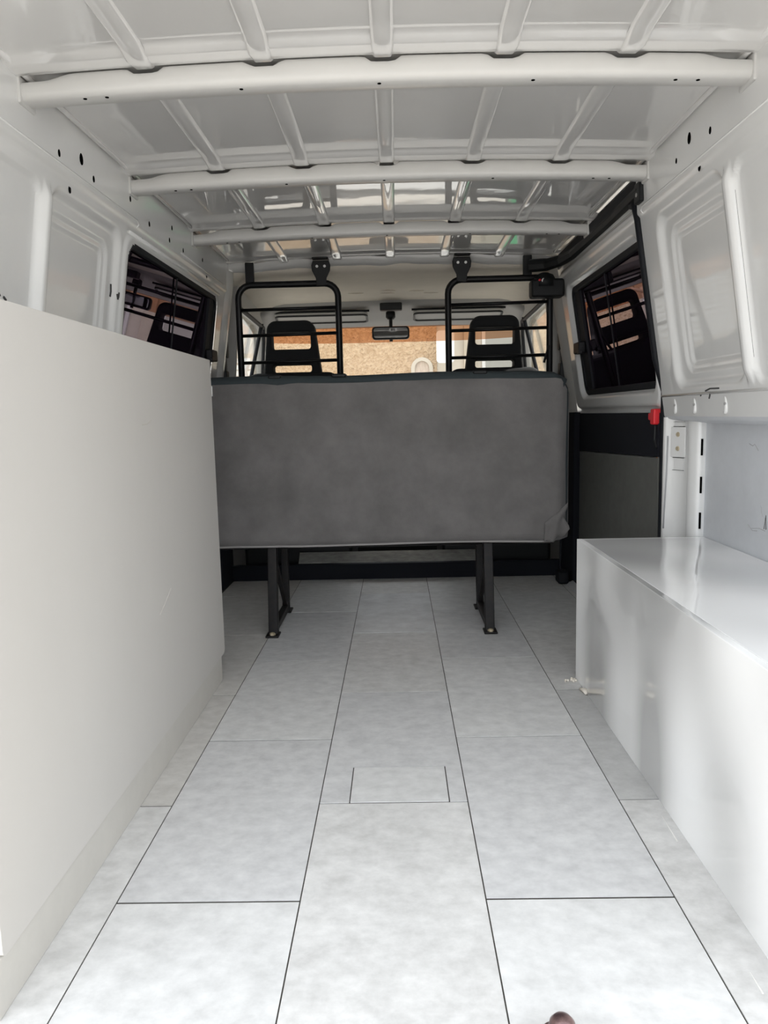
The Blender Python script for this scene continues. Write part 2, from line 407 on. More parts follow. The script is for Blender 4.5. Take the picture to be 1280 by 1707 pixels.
pbox(.27, .50, .744, .760, -.0045, -.002, 'plate_tab', PAINT, st); pbox(.27, .50, .612, .650, -.0045, -.0035, 'plate_tab', PAINT, st)
for z0, z1 in ((.757, .7575), (.7435, .7445), (.6495, .651), (.612, .6128)): pbox(.24, .52, z0, z1, -.0045, -.001, 'plate_joint', SCUF, st)
for zz in (.685, .575, .47): pbox(.985, 1.012, zz-.024, zz+.024, .0015, .006, 'edge_slot', HOLE, pil)
MB().tube([pp(.145, .006, .715), pp(.14, .007, .60), pp(.11, .009, .43)], .0022, 6).build('edge_strip', LSCUF, pil, smooth=True)
MB().tube([(XC+.838, 2.350, z) for z in (-.02, .3, .6, .85)]+[(XC+prof(z)-.002, 2.350, z) for z in (.95, 1.1, 1.25, 1.36)]+[(XC+.742, 2.37, 1.405), (XC+.745, 2.41, 1.415)], .012, 10).build('door_seal', RUB, wr_, smooth=True)

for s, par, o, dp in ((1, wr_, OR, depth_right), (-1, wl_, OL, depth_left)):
    MB().tube([(XC+s*(prof(z)+.004), 1.737+o, z) for z in [.89+.02*k for k in range(21)]], [.0005]+[.0022]*19+[.0005], 6).build('gap_shade_strip', RUB, par)  # black tube paints in the shade of the gap beside the panel ridge
# holes along both cant rails, scuffs on the panels
def wall_hole(parent, s, y, z, r=.006, tall=1.4):
    x = XC+s*(prof(z)-.0008)
    MB().hull([(x, y+r*math.cos(a), z+r*tall*math.sin(a)) for a in [k*math.pi/6 for k in range(12)]], [(x+s*.001, y+r*math.cos(a), z+r*tall*math.sin(a)) for a in [k*math.pi/6 for k in range(12)]]).build('hole', HOLE, parent)
for y, z, r in ((1.902, 1.43, .010), (1.78, 1.404, .006), (1.976, 1.406, .006), (1.85, 1.346, .007), (2.407, 1.401, .006), (2.643, 1.445, .006), (2.615, 1.399, .006), (2.365, 1.344, .007), (2.546, 1.34, .006), (2.78, 1.40, .006), (3.05, 1.42, .006), (3.12, 1.37, .006), (2.24, 1.43, .006)): wall_hole(wl_, -1, y, z, r)
for y, z, r in ((1.938, 1.448, .010), (1.817, 1.423, .006), (2.025, 1.423, .005), (1.89, 1.366, .007)): wall_hole(wr_, 1, y, z, r)
def scuff(parent, x, pts, r, m=SCUF, n=6): MB().tube([(x(yy, zz), yy, zz) for yy, zz in pts], r, n).build('scuff_mark', m, parent)
xr = lambda yy, zz: XC+prof(zz)+depth_right(yy, zz)-.0003
xl = lambda yy, zz: XC-prof(zz)-depth_left(yy, zz)+.0003
scuff(wr_, xr, [(2.015, .842), (1.985, .847), (1.93, .846)], .0022)
scuff(wr_, xr, [(1.985, .836), (1.99, .828), (1.995, .822)], .0026)
scuff(wr_, xr, [(2.05, .83), (2.045, .832)], .002)
xo = lambda yy, zz: .8947
for p_ in ([(1.855, .555), (1.845, .53)], [(1.90, .492), (1.86, .498), (1.83, .496)], [(1.835, .50), (1.828, .535), (1.825, .50)], [(1.815, .52), (1.775, .50)], [(1.93, .705), (1.91, .70), (1.90, .705), (1.88, .69)], [(1.92, .50), (1.895, .487), (1.87, .49)]):
    scuff(wr_, xo, p_, .0009, LSCUF if p_[0][1] > .6 or p_[0][0] > 1.85 else SCUF)
for p_ in ([(2.183, 1.185), (2.185, 1.165), (2.184, 1.150)], [(2.20, 1.16), (2.205, 1.145)], [(2.208, 1.165), (2.207, 1.15)], [(1.575, 1.07), (1.585, 1.062)], [(1.60, 1.062), (1.61, 1.057)]):
    scuff(wl_, xl, p_, .003, SCUF)
# pressed seam line on the cant rail
for s, par in ((-1, wl_), (1, wr_)):
    ye = 2.30
    MB().tube([(XC+s*(prof(1.385)), .8, 1.385), (XC+s*prof(1.385), ye, 1.385), (XC+s*prof(1.375), ye+.01, 1.375), (XC+s*prof(1.365), ye, 1.365)], .0022, 6).build('pressed_crease', PAINT, par, smooth=True)
MB().tube([(XC-prof(1.385), 2.75, 1.385), (XC-prof(1.385), 3.42, 1.385)], .003, 6).build('pressed_crease', PAINT, wl_, smooth=True)

# ------------------------------------------------------------------ side windows
def side_window(root, s, y0, y1, z0, z1, r, off, div):
    fx = lambda d: (lambda u, v, w: (XC+s*(prof(v)+off+d)+s*w, u, v))
    plate('rubber_frame', [rrect(y0-.009, y1+.009, z0-.009, z1+.009, r+.005), rrect(y0+.016, y1-.016, z0+.016, z1-.016, r-.015)], .016, fx(.002), RUB, root, .006)
    plate('front_frame_strip', [rrect(y1-.10, y1+.002, z0, z1, .02)], .012, fx(.006), RUB, root, .002)
    p = plate('pane', [rrect(y0-.005, y1+.005, z0-.005, z1+.005, r)], .004, fx(.012), TINT, root)
    MB().tube([(XC+s*(prof(z)+off+.004), div, z) for z in (z0+.01, z0+.15, z0+.3, z1-.01)], .003, 6).build('pane_divider', RUB, root)
    l = MB().box(0, .028, -.045, .030, -.022, .022)
    zc = lerp(z0, z1, .44); xb = XC+s*(prof(zc)+off)
    l = MB().box(min(xb, xb-s*.030), max(xb, xb-s*.030), y1-.085, y1+.012, zc-.024, zc+.024).build('window_latch', BPLA, root, bevel=.006)
    MB().box(min(xb-s*.018, xb-s*.034), max(xb-s*.018, xb-s*.034), y1-.105, y1-.07, zc-.030, zc-.012).build('latch_lever', BPLA, l, bevel=.003)
w1 = struct(empty('window_1', (XC-.80, 2.78, .875), 'tinted left side window with black rubber frame', 'window'))
side_window(w1, -1, 2.235, 3.32, .875, 1.315, .055, .0, 2.76)
MB().tube([(XC-prof(1.335)+.006, 2.235, 1.338), (XC-prof(1.335)+.008, 2.8, 1.338), (XC-prof(1.335)+.006, 3.335, 1.332)], .006, 8).build('top_flange', PAINT, w1, smooth=True)

# ------------------------------------------------------------------ sliding door
d1 = struct(empty('door_1', (.84, 2.93, 0), 'sliding side door with tinted window and dark lower trim', 'door'))
def depth_door(y, z):
    d = -.014*stamp(y, z, 2.366, 3.47, .80, 1.40, .05, 1, .012)
    d += .022*stamp(y, z, 2.385, 3.365, .845, 1.335, .06, 1, .022)
    return d
wall_sheet('door_skin', 1, 2.355, 3.52, .785, 1.425, depth_door, (2.405, 3.335, .87, 1.310, .045), parent=d1, off=.016)
side_window(d1, 1, 2.405, 3.335, .87, 1.310, .042, .024, 2.86)
MB().box(.842, .90, 2.355, 3.60, -.1, .80).build('door_body', PAINT, d1)
plate('upper_trim', [[(2.405, .645), (3.53, .615), (3.53, .785), (2.405, .785)]], .012, lambda u, v, w: (.833+w, u, v), TRIM, d1, .003)
plate('lower_carpet', [[(2.400, .01), (3.53, .01), (3.53, .613), (2.400, .643)]], .014, lambda u, v, w: (.836+w, u, v), CARP, d1, .004)
MB().tube([(.831, 2.398, .02), (.831, 2.396, .50), (.831, 2.41, .60), (.831, 2.40, .645)], .004, 8).build('carpet_edge', CARP, d1, smooth=True)
rc = MB().box(.812, .836, 2.405, 2.44, .748, .798).build('door_catch', RED, d1, bevel=.005)
MB().box(.815, .832, 2.44, 2.468, .762, .785).build('catch_tab', RED, rc, bevel=.004)
MB().tube([(.828, 2.432, .745), (.826, 2.43, .70), (.828, 2.415, .675)], .004, 6).build('catch_cable', BPLA, rc)
MB().box(.83, .836, 2.416, 2.424, .64, .67).build('catch_spring', mat('rusty_spring', (.35, .16, .08), .7), rc)
# upper door track
tr_ = tag(MB().tube([(.732, 2.31, 1.435), (.742, 2.6, 1.437), (.740, 3.0, 1.434), (.735, 3.18, 1.432), (.715, 3.30, 1.430), (.67, 3.39, 1.430), (.60, 3.42, 1.432)], [.019, .019, .019, .021, .024, .027, .028], 8).build('door_track', BPLA), 'black sliding door track running under the right roof edge', 'track')
MB().box(.715, .748, 2.28, 2.335, 1.395, 1.455).build('end_stop', BPLA, tr_, bevel=.006)
MB().lathe((.713, 2.307, 1.418), [(.006, 0), (.006, .004)], 10, 'x').build('bolt', ZINC, tr_)
MB().tube([(.752, 2.36, 1.400), (.750, 3.0, 1.397), (.742, 3.40, 1.392)], .011, 8).build('track_lip', GREYP, tr_, smooth=True)
bx = MB().box(.598, .742, 3.36, 3.44, 1.290, 1.368).build('belt_box', BPLA, None, bevel=.012)
tag(bx, 'black box on the pillar beside the right partition frame', 'box')
MB().lathe((.66, 3.40, 1.365), [(.052, -.03), (.050, 0), (.038, .022), (.015, .032)], 20).build('dome', BPLA, bx, smooth=True)
MB().lathe((.648, 3.352, 1.358), [(.009, 0), (.009, .01)], 12, 'y').build('knob', ZINC, bx)
MB().lathe((.632, 3.353, 1.360), [(.005, 0), (.005, .01)], 12, 'y').build('indicator', RED, bx)

# ------------------------------------------------------------------ cab shell
# B pillars
for s, nm in ((-1, 'trim_1'), (1, 'trim_2')):
    b = MB()
    P = []
    for z in (-.1, .3, .6, .775, .9, 1.05, 1.2, 1.32, 1.42, 1.46):
        x = prof(max(z, .775))
        P.append([(XC+s*(x+.004), 3.46, z), (XC+s*(x-.012), 3.50, z), (XC+s*(x-.016), 3.54, z), (XC+s*(x-.006), 3.60, z), (XC+s*(x+.01), 3.64, z), (XC+s*(x+.05), 3.70, z)])
    o = struct(b.grid(P).build(nm, PAINT if s < 0 else GREYP, smooth=True), ('left' if s < 0 else 'right')+' door pillar between load bay and cab', 'pillar')
    lo = MB()
    MB().box(XC+s*.792-.010, XC+s*.792+.010, 3.565, 3.595, .70, 1.13).build('seat_belt', BPLA, o)
    MB().box(XC+s*.785-.014, XC+s*.785+.014, 3.555, 3.60, 1.08, 1.16).build('belt_guide', BPLA, o, bevel=.006)
    MB().box(XC+s*.79-.016, XC+s*.79+.016, 3.55, 3.60, .90, 1.02).build('belt_reel', BPLA, o, bevel=.006)
    MB().box(min(XC+s*.812, XC+s*.842), max(XC+s*.812, XC+s*.842), 3.43, 3.66, .0, .79).build('lower_trim', TRIM, o, bevel=.004)
# cab doors
def cab_door(nm, s, lab):
    r = struct(empty(nm, (XC+s*.86, 4.2, -.1), lab, 'door'))
    sx = lambda z: .86-.10*max(0, z-.9)/.4
    fn = lambda d: (lambda u, v, w: (XC+s*(sx(v)+d)+w, u, v))
    outer = [(3.66, -.10), (4.98, -.10), (4.98, .90), (4.62, 1.34), (4.45, 1.43), (3.66, 1.45)]
    hole = [(3.76, .93), (4.80, .93), (4.79, 1.06), (4.60, 1.255), (4.50, 1.325), (3.76, 1.345)]
    plate('door_shell', [outer, hole], .05, fn(.02), GREYP, r, .008)
    plate('glass', [[(3.75, .92), (4.81, .92), (4.80, 1.07), (4.61, 1.265), (4.51, 1.335), (3.75, 1.355)]], .004, fn(.03), CLEAR, r)
    MB().tube([(XC+s*(sx(v)+.002), u, v) for u, v in [(3.765, .935), (4.79, .935), (4.78, 1.06), (4.595, 1.25), (4.497, 1.32), (3.765, 1.34)]], .012, 8, True).build('window_seal', RUB, r)
    MB().tube([(XC+s*(sx(v)+.0), 4.42, v) for v in (.93, 1.05, 1.2, 1.335)], .011, 8).build('quarter_light_bar', RUB, r)
    MB().box(XC+s*.825-.03, XC+s*.825+.03, 3.9, 4.6, .60, .66).build('arm_rest', BPLA, r, bevel=.01)
cab_door('door_2', -1, 'left cab door with clear window'); cab_door('door_3', 1, 'right cab door with clear window')
# headliner
rows = []
for i in range(33):
    x = XC-.80+1.6*i/32; e = sstep(.60, .80, abs(x-XC)); cz = crown(x)*.6
    rows.append([(x, 3.545, 1.478+cz-.010*e), (x, 3.55, 1.452+cz-.02*e), (x, 3.66, 1.442+cz-.03*e), (x, 3.9, 1.433+cz-.04*e), (x, 4.15, 1.428+cz-.05*e), (x, 4.30, 1.418+cz-.05*e)])
hl = struct(MB().grid(rows).build('trim_3', HEADL, smooth=True), 'beige fabric headliner over the cab', 'headliner')
for a in range(5):
    xx = (-.03, -.03, .12, .20, -.2)[a]; yy = (4.02, 4.10, 4.05, 4.12, 4.08)[a]
    MB().tube([(xx-.04, yy, 1.4375), (xx, yy+.008, 1.4385), (xx+.04, yy, 1.4375)], [.001, .004, .001], 6).build('fabric_wrinkle', HEADL, hl, smooth=True)
rows = []
for i in range(33):
    x = XC-.80+1.6*i/32; e = .05*sstep(.60, .80, abs(x-XC)); cz = crown(x)*.6
    rows.append([(x, 4.295, 1.425+cz-e), (x, 4.305, 1.404+cz-e), (x, 4.36, 1.392+cz-e), (x, 4.44, 1.378+cz-e), (x, 4.55, 1.345+cz-e), (x, 4.60, 1.312+cz-e*.6), (x, 4.64, 1.318+cz-e*.6)])
hp = struct(MB().grid(rows).build('trim_4', GREYP, smooth=True), 'grey overhead panel above the windscreen', 'panel')
MB().box(-.078, .045, 4.275, 4.33, 1.374, 1.414).build('roof_light', BPLA, hp, bevel=.006)
# cant trims from headliner to doors
for s in (-1, 1):
    MB().grid([[(XC+s*.76, yy, z+.02), (XC+s*.79, yy, z), (XC+s*.83, yy, z-.04)] for yy, z in ((3.49, 1.43), (3.9, 1.40), (4.3, 1.385), (4.5, 1.35), (4.66, 1.31))]).build('side_trim', HEADL, hl, smooth=True)
    MB().tube([(XC+s*.775, 3.75, 1.392), (XC+s*.775, 4.3, 1.37), (XC+s*.78, 4.55, 1.32), (XC+s*.79, 4.70, 1.20), (XC+s*.81, 4.98, .92)], .010, 8).build('door_rubber', RUB, hl, smooth=True)
    # A pillar
    MB().hull([(XC+s*.84, 4.58, 1.36), (XC+s*.74, 4.58, 1.35), (XC+s*.74, 4.65, 1.33), (XC+s*.84, 4.65, 1.34)], [(XC+s*.89, 5.02, .86), (XC+s*.79, 5.20, .86), (XC+s*.79, 5.30, .80), (XC+s*.90, 5.22, .80)]).build('windscreen_pillar', GREYP, hp, bevel=.015)
# cab roof (outer), floor, front bulkhead, bonnet
cr = struct(MB().hull([(-.86, 4.38, 1.56), (.84, 4.38, 1.56), (.84, 4.38, 1.50), (-.86, 4.38, 1.50)], [(-.82, 4.68, 1.345), (.80, 4.68, 1.345), (.80, 4.68, 1.325), (-.82, 4.68, 1.325)]).build('trim_5', PAINT), 'white cab roof edge above the windscreen', 'roof')
for s in (-1, 1): MB().hull([(XC+s*.87, .8, 1.56), (XC+s*.87, 4.5, 1.56), (XC+s*.87, 4.5, 1.44), (XC+s*.87, .8, 1.44)], [(XC+s*.85, .8, 1.56), (XC+s*.85, 4.5, 1.56), (XC+s*.80, 4.5, 1.44), (XC+s*.80, .8, 1.44)]).build('gutter', PAINT, cr)
bf = struct(MB().box(-.88, .88, 3.66, 5.4, -.32, -.28).build('baseboard_front', RUB), 'black rubber cab floor', 'floor')
MB().box(-.90, .88, 5.36, 5.42, -.32, .74).build('front_bulkhead', BPLA, bf)
MB().hull([(-.90, 5.40, .74), (.88, 5.40, .74), (.88, 5.40, .70), (-.90, 5.40, .70)], [(-.80, 5.95, .48), (.78, 5.95, .48), (.78, 5.95, .1), (-.80, 5.95, .1)]).build('bonnet', PAINT, bf, bevel=.02)
for s in (-1, 1): MB().box(XC+s*.885-.02, XC+s*.885+.02, 4.95, 5.42, -.32, .86).build('kick_panel', BPLA, bf)
# windscreen
w2 = struct(empty('window_2', (XC, 5.0, .72), 'windscreen with an orange sun band along its top', 'window'))
def ws(x, t):
    b = (x-XC)/.80; return (x, 4.62+.75*t-.05*b*b, 1.325-.63*t-.010*b*b)
rows = [[ws(XC-.80+1.6*i/24, t) for t in (.135, .3, .6, 1.)] for i in range(25)]
MB().grid(rows).build('pane', CLEAR, w2, smooth=True)
rows = [[ws(XC-.80+1.6*i/24, t) for t in (.0, .05, .135-.03*abs((i-12)/12)**3)] for i in range(25)]
bnd = MB().grid(rows).build('sun_band', BAND, w2, smooth=True); bnd['label'] = 'orange tinted band'
MB().tube([ws(XC-.80+1.6*i/24, 1.0) for i in range(25)], .012, 6).build('lower_seal', RUB, w2)
# dashboard and steering wheel
db = empty('dashboard', (XC, 4.95, .3), 'dark plastic dashboard below the windscreen', 'dashboard')
plate('body', [[(4.72, .35), (4.68, .62), (4.74, .74), (4.86, .80), (5.10, .775), (5.34, .715), (5.36, .30)]], 1.62, lambda u, v, w: (XC+w, u, v), GREYP, db, .01)
MB().hull([(-.70, 4.76, .76), (-.34, 4.76, .76), (-.34, 4.95, .79), (-.70, 4.95, .79)], [(-.67, 4.78, .86), (-.37, 4.78, .86), (-.37, 4.94, .85), (-.67, 4.94, .85)]).build('instrument_hood', BPLA, db, bevel=.015)
sw = empty('steering_wheel', (-.51, 4.55, .66), 'black steering wheel in front of the left cab seat', 'wheel')
cc = Vector((-.51, 4.42, .80)); e1 = Vector((1, 0, 0)); e2 = Vector((0, .80, .60)).normalized(); n_ = e1.cross(e2)
MB().tube([cc+e1*.19*math.cos(a)+e2*.19*math.sin(a) for a in [2*math.pi*k/28 for k in range(28)]], .014, 8, True).build('rim', BPLA, sw, smooth=True)
MB().tube([cc, cc-n_*.16], [.035, .03], 12).build('column', BPLA, sw)
MB().lathe(cc-Vector((0, 0, .03)), [(.05, 0), (.055, .03), (.03, .05)], 16).build('hub', BPLA, sw, smooth=True)
for a in (200, 340, 90): MB().tube([cc, cc+e1*.185*math.cos(math.radians(a))+e2*.185*math.sin(math.radians(a))], .012, 8).build('spoke', BPLA, sw)

# ------------------------------------------------------------------ cab things
def front_seat(cx, lab):
    r = empty('front_seat', (cx, 3.9, -.28), lab, 'seat', 'front cab seats')
    lean = lambda z: 3.80-.10*(z-1.1)
    fn = lambda d: (lambda u, v, w: (cx+u, lean(v)+d+w, v))
    plate('backrest', [rrect(-.235, .235, .30, 1.018, .05, 6, (.06, .06, .04, .04))], .13, fn(.04), SEATF, r, .03, 3)
    h = plate('headrest_frame', [[(-.148, .98), (.148, .98), (.138, 1.06), (.122, 1.20)]+[(.072+.048*math.cos(math.radians(a)), 1.222+.048*math.sin(math.radians(a))) for a in range(0, 91, 15)]+[(-.072-.048*math.sin(math.radians(a)), 1.222+.048*math.cos(math.radians(a))) for a in range(0, 91, 15)]+[(-.122, 1.20), (-.138, 1.06)],
        rrect(-.096, .096, 1.132, 1.214, .014), rrect(-.096, .096, 1.020, 1.056, .012)], .085, fn(.035), SEATF, r, .012, 3)
    plate('cushion', [rrect(-.24, .24, 3.78, 4.35, .06)], .15, lambda u, v, w: (cx+u, v, .33+w+.06*(v-3.78)), SEATF, r, .03, 3)
    MB().box(cx-.275, cx+.275, 3.76, 4.30, -.28, .285).build('pedestal', BPLA, r, bevel=.02)
front_seat(-.512, 'black cab seat with open headrest frame at the left')
front_seat(.495, 'black cab seat with open headrest frame at the right')
rm = empty('rear_view_mirror', (-.022, 4.45, 1.22), 'black rear-view mirror hanging from the overhead panel', 'mirror')
plate('housing', [rrect(-.130, .087, 1.230, 1.304, .02)], .035, lambda u, v, w: (u, 4.455+w, v), BPLA, rm, .008)
plate('glass', [rrect(-.120, .077, 1.239, 1.295, .015)], .003, lambda u, v, w: (u, 4.4365+w, v), MIRR, rm)
MB().tube([(-.020, 4.462, 1.22), (-.020, 4.462, 1.30), (-.020, 4.46, 1.36)], .010, 8).build('stem', BPLA, rm)
MB().lathe((-.020, 4.46, 1.345), [(.018, 0), (.028, .012), (.026, .05)], 16).build('mount', BPLA, rm, smooth=True)
for x0, x1, lab in ((-.68, -.15, 'left sun visor folded up against the overhead panel'), (.11, .62, 'right sun visor folded up against the overhead panel')):
    v = empty('sun_visor', ((x0+x1)/2, 4.42, 1.35), lab, 'sun visor', 'cab sun visors')
    plate('board', [rrect(x0, x1, 0, .14, .03)], .016, lambda u, vv, w: (u, 4.36+.95*vv, 1.375-.20*vv+w), GREYP, v, .006)
    plate('edge', [rrect(x0, x1, 0, .14, .03), rrect(x0+.012, x1-.012, .012, .128, .02)], .008, lambda u, vv, w: (u, 4.36+.95*vv, 1.365-.20*vv+w), BPLA, v, .002)
    MB().tube([(x0-.01, 4.365, 1.385), (x1+.01, 4.365, 1.385)], .006, 8).build('pivot_rod', BPLA, v)

# ------------------------------------------------------------------ partition frames
def cage(x0, x1, lab, brk, right):
    y = 3.46
    r = empty('partition_frame', ((x0+x1)/2, y, .02), lab, 'frame', 'black tube partition frames')
    zt = 1.388; rad = .06; R = .0145
    pts = [(x0, y+.305, .30), (x0, y+.05, .30), (x0, y, .35)]
    pts.append((x0, y, zt-rad))
    for a in range(15, 91, 15): pts.append((x0+rad-rad*math.cos(math.radians(a)), y, zt-rad+rad*math.sin(math.radians(a))))
    for a in range(0, 91, 15): pts.append((x1-rad+rad*math.sin(math.radians(a)), y, zt-rad+rad*math.cos(math.radians(a))))
    pts += [(x1, y, .35), (x1, y+.05, .30), (x1, y+.305, .30)]
    f = MB().tube(pts, R, 12).build('tube', BMET, r, smooth=True)
    for z in (1.281, 1.168, 1.048): MB().tube([(x0, y, z-.002), (x1, y, z+.002)], .0075, 8).build('cross_bar', BMET, r, smooth=True)
    for bxx, kind in brk:
        if kind == 'tab':
            MB().box(bxx-.019, bxx+.019, y-.006, y+.016, zt-.008, 1.486).build('bracket', BMET, r, bevel=.003)
        else:
            b = plate('bracket', [[(-.022, 0), (.022, 0), (.024, .03), (.040, .062), (.042, .085), (.036, .105), (-.036, .105), (-.042, .085), (-.040, .062), (-.024, .03)]], .010, lambda u, v, w: (bxx+u, y-.016-.02*v+w, zt-.010+v), BMET, r, .003)
            for dx in (-.017, .017): MB().lathe((bxx+dx, y-.026, zt+.070), [(.006, 0), (.006, .006)], 10, 'y').build('bolt', ZINC, b)
            plate('bracket_top', [rrect(bxx-.036, bxx+.036, y-.06, y+.004, .01)], .006, lambda u, v, w: (u, v, 1.488+w), BMET, r, .001)
    if right: MB().tube([(x1-.005, y-.012, 1.09), (x1-.02, y-.015, 1.04), (x1-.028, y-.018, 1.015)], .006, 6).build('cable_tie', BPLA, r)
cage(-.698, -.249, 'black tube partition frame behind the left cab seat', [(-.642, 'tab'), (-.320, 'plate')], False)
cage(.243, .696, 'black tube partition frame behind the right cab seat', [(.304, 'plate'), (.597, 'tab')], True)

# ------------------------------------------------------------------ bench seat
be = empty('bench_seat', (-.073, 2.85, 0), 'grey fabric rear bench seat seen from behind on black legs', 'bench')
BX0, BX1 = -.753, .622
N, K = 70, 36
def bench_y(x, z):
    u = (x-(BX0+BX1)/2)/((BX1-BX0)/2); v = (z-.63)/.30
    y = 2.690-.012*(1-u*u)*(1-v*v)
    y += .0025*math.sin(x*17+z*5)*math.cos(z*11)+.004*math.exp(-((x+.42)/.03)**2)
    y += .05*sstep(.93, 1.0, abs(u))**2+.020*sstep(.94, 1.0, -v)**2+.02*sstep(.92, 1., v)**2
    return y
def bz(t, x):
    lo = .333+.012*math.exp(-((x-BX1)/.05)**2)-.006*((x+.07)/.68)**2+.006*math.sin(x*6)*.5
    hi = .918+.004*math.sin(x*9)-.055*sstep(BX1-.06, BX1, x)**2-.055*sstep(-BX0-.06, -BX0, -x)**2
    return lerp(lo, hi, t)
rows = []
for i in range(N+1):
    x = lerp(BX0, BX1, i/N); rows.append([(x, bench_y(x, bz(j/K, x)), bz(j/K, x)) for j in range(K+1)])
bk = MB().grid(rows).build('back_cover', FAB, be, smooth=True)
plate('backrest', [rrect(BX0+.004, BX1-.004, .345, .915, .05)], .10, lambda u, v, w: (u, 2.765+w, v), TEAL, be, .02, 3)
# rolled dark band along the top
pts = []
for i in range(33):
    x = lerp(BX0+.02, BX1-.025, i/32); e = sstep(BX1-.10, BX1-.02, x)
    pts.append((x, 2.722, .918+.003*math.sin(x*9)-.028*e*e))
MB().tube(pts, .026, 12).build('top_band', TEAL, be, smooth=True)
plate('top_roll', [rrect(BX0+.02, BX1-.02, .86, .938, .05, 6, (.05, .05, .0, .0))], .10, lambda u, v, w: (u, 2.775+w, v), TEAL, be, .025, 3)
for xx, w_ in ((-.43, .045), (-.20, .05), (.30, .05)):
    MB().box(xx-w_/2, xx+w_/2, 2.70, 2.78, .934, .948).build('top_strap', BPLA, be, bevel=.005)
# hem and the loose corner of the cover
MB().tube([(lerp(BX0, BX1-.07, i/40), bench_y(lerp(BX0, BX1-.07, i/40), .333)-.002, bz(0, lerp(BX0, BX1-.07, i/40))) for i in range(41)], .0042, 6).build('hem', HEM, bk, smooth=True)
rows = []
for i in range(13):
    t = i/12; row = []
    for j in range(9):
        s_ = j/8
        x = lerp(.525, .612, t)+.004*math.sin(s_*9)*t; zt_ = lerp(.40, .47, t); zb_ = lerp(.330, .372, t**1.8)+.006*math.sin(t*14)
        z = lerp(zt_, zb_, s_)
        yy = 2.682-.008*math.sin(s_*math.pi)*math.sin(t*math.pi)-.010*math.sin(t*9+s_*5)*.5*s_ + .02*t*t*(1-s_)
        row.append((x-.012*t*math.sin(s_*math.pi), yy, z))
    rows.append(row)
MB().grid(rows).build('loose_cover_corner', FAB, bk, smooth=True, solid=.003)
plate('seat_cushion', [rrect(BX0+.01, BX1-.01, 2.80, 3.27, .05)], .14, lambda u, v, w: (u, v, .41+w), TEAL, be, .03, 3)
MB().box(BX0+.03, BX1-.03, 2.74, 3.20, .325, .345).build('seat_pan', WMET, be)
for yy, zz in ((2.80, .318), (3.06, .318)): MB().tube([(-.72, yy, zz), (.58, yy, zz)], .013, 8).build('cross_tube', WMET, be, smooth=True)
def leg(lx):
    o = MB().hull([(lx-.017, 2.680, .0), (lx+.017, 2.680, .0), (lx+.017, 2.715, .0), (lx-.017, 2.715, .0)], [(lx-.017, 2.730, .325), (lx+.017, 2.730, .325), (lx+.017, 2.765, .325), (lx-.017, 2.765, .325)]).build('leg', WMET, be, bevel=.003)
    o2 = MB().hull([(lx-.014, 3.005, .0), (lx+.014, 3.005, .0), (lx+.014, 3.035, .0), (lx-.014, 3.035, .0)], [(lx-.014, 3.03, .325), (lx+.014, 3.03, .325), (lx+.014, 3.06, .325), (lx-.014, 3.06, .325)]).build('leg', WMET, be, bevel=.003)
    MB().tube([(lx, 2.755, .30), (lx, 3.01, .03)], .010, 8).build('diagonal_brace', WMET, o)
    MB().box(lx-.014, lx+.014, 2.69, 3.03, .010, .034).build('floor_rail', WMET, o, bevel=.003)
    p = MB().box(lx-.024, lx+.024, 2.652, 2.715, .0005, .008).build('foot_plate', WMET, o, bevel=.002)
    MB().lathe((lx, 2.668, .008), [(.011, 0), (.011, .006), (.007, .009)], 6).build('bolt', BRASS, p)
    p = MB().box(lx-.022, lx+.022, 3.0, 3.07, .0005, .008).build('foot_plate', WMET, o2, bevel=.002)
leg(-.470); leg(.328)
# dark strap with buckle hanging at the right end of the bench
sp = empty('seat_belt_strap', (.755, 3.45, 0), 'black belt strap and anchor on the floor beside the sliding door', 'strap')
MB().tube([(.69, 3.30, .42), (.745, 3.42, .25), (.752, 3.46, .06)], .006, 6).build('strap', RUB, sp)
MB().box(.735, .785, 3.42, 3.50, .001, .06).build('anchor', RUB, sp, bevel=.01)
cr_ = MB().hull([(.77, 3.10, .0), (.80, 3.10, .0), (.80, 3.42, .0), (.77, 3.42, .0)], [(.785, 3.10, .012), (.80, 3.10, .02), (.80, 3.42, .02), (.785, 3.42, .012)]).build('sill_edge', LSCUF, fl)

# ------------------------------------------------------------------ left cabinet
ca = empty('cabinet', (-.70, 1.6, 0), 'tall matt white cabinet along the left wall', 'cabinet')
plate('front_panel', [rrect(.922, 2.253, .080, .972, .001, 3, (.002, .002, .012, .016))], .018, lambda u, v, w: (-.556+w, u, v), LAM, ca, .0008)
MB().box(-.573, -.551, .908, 2.222, .0, .0795).build('plinth', PLIN, ca, bevel=.001)
MB().box(-.80, -.566, 2.205, 2.235, .0, .968).build('end_panel', LAM, ca)
MB().box(-.80, -.566, .930, .948, .0, .968).build('end_panel', LAMB, ca)
MB().box(-.80, -.566, .948, 2.205, .950, .968).build('top_panel', LAM, ca)
hg = MB().box(-.566, -.545, 2.2535, 2.262, .866, .896).build('hinge_plate', ZINC, ca, bevel=.001)
MB().lathe((-.551, 2.262, .880), [(.005, 0), (.004, .004)], 10, 'y').build('screw', ZINC, hg)
def csc(pts, r, m): MB().tube([(-.5472, yy, zz) for yy, zz in pts], r, 5).build('scuff_mark', m, ca)
CSC = mat('faint_scratch', (.52, .49, .44), .7)
csc([(1.66, .36), (1.72, .385), (1.75, .40)], .0008, CSC); csc([(1.62, .79), (1.655, .792), (1.68, .80)], .0008, CSC)

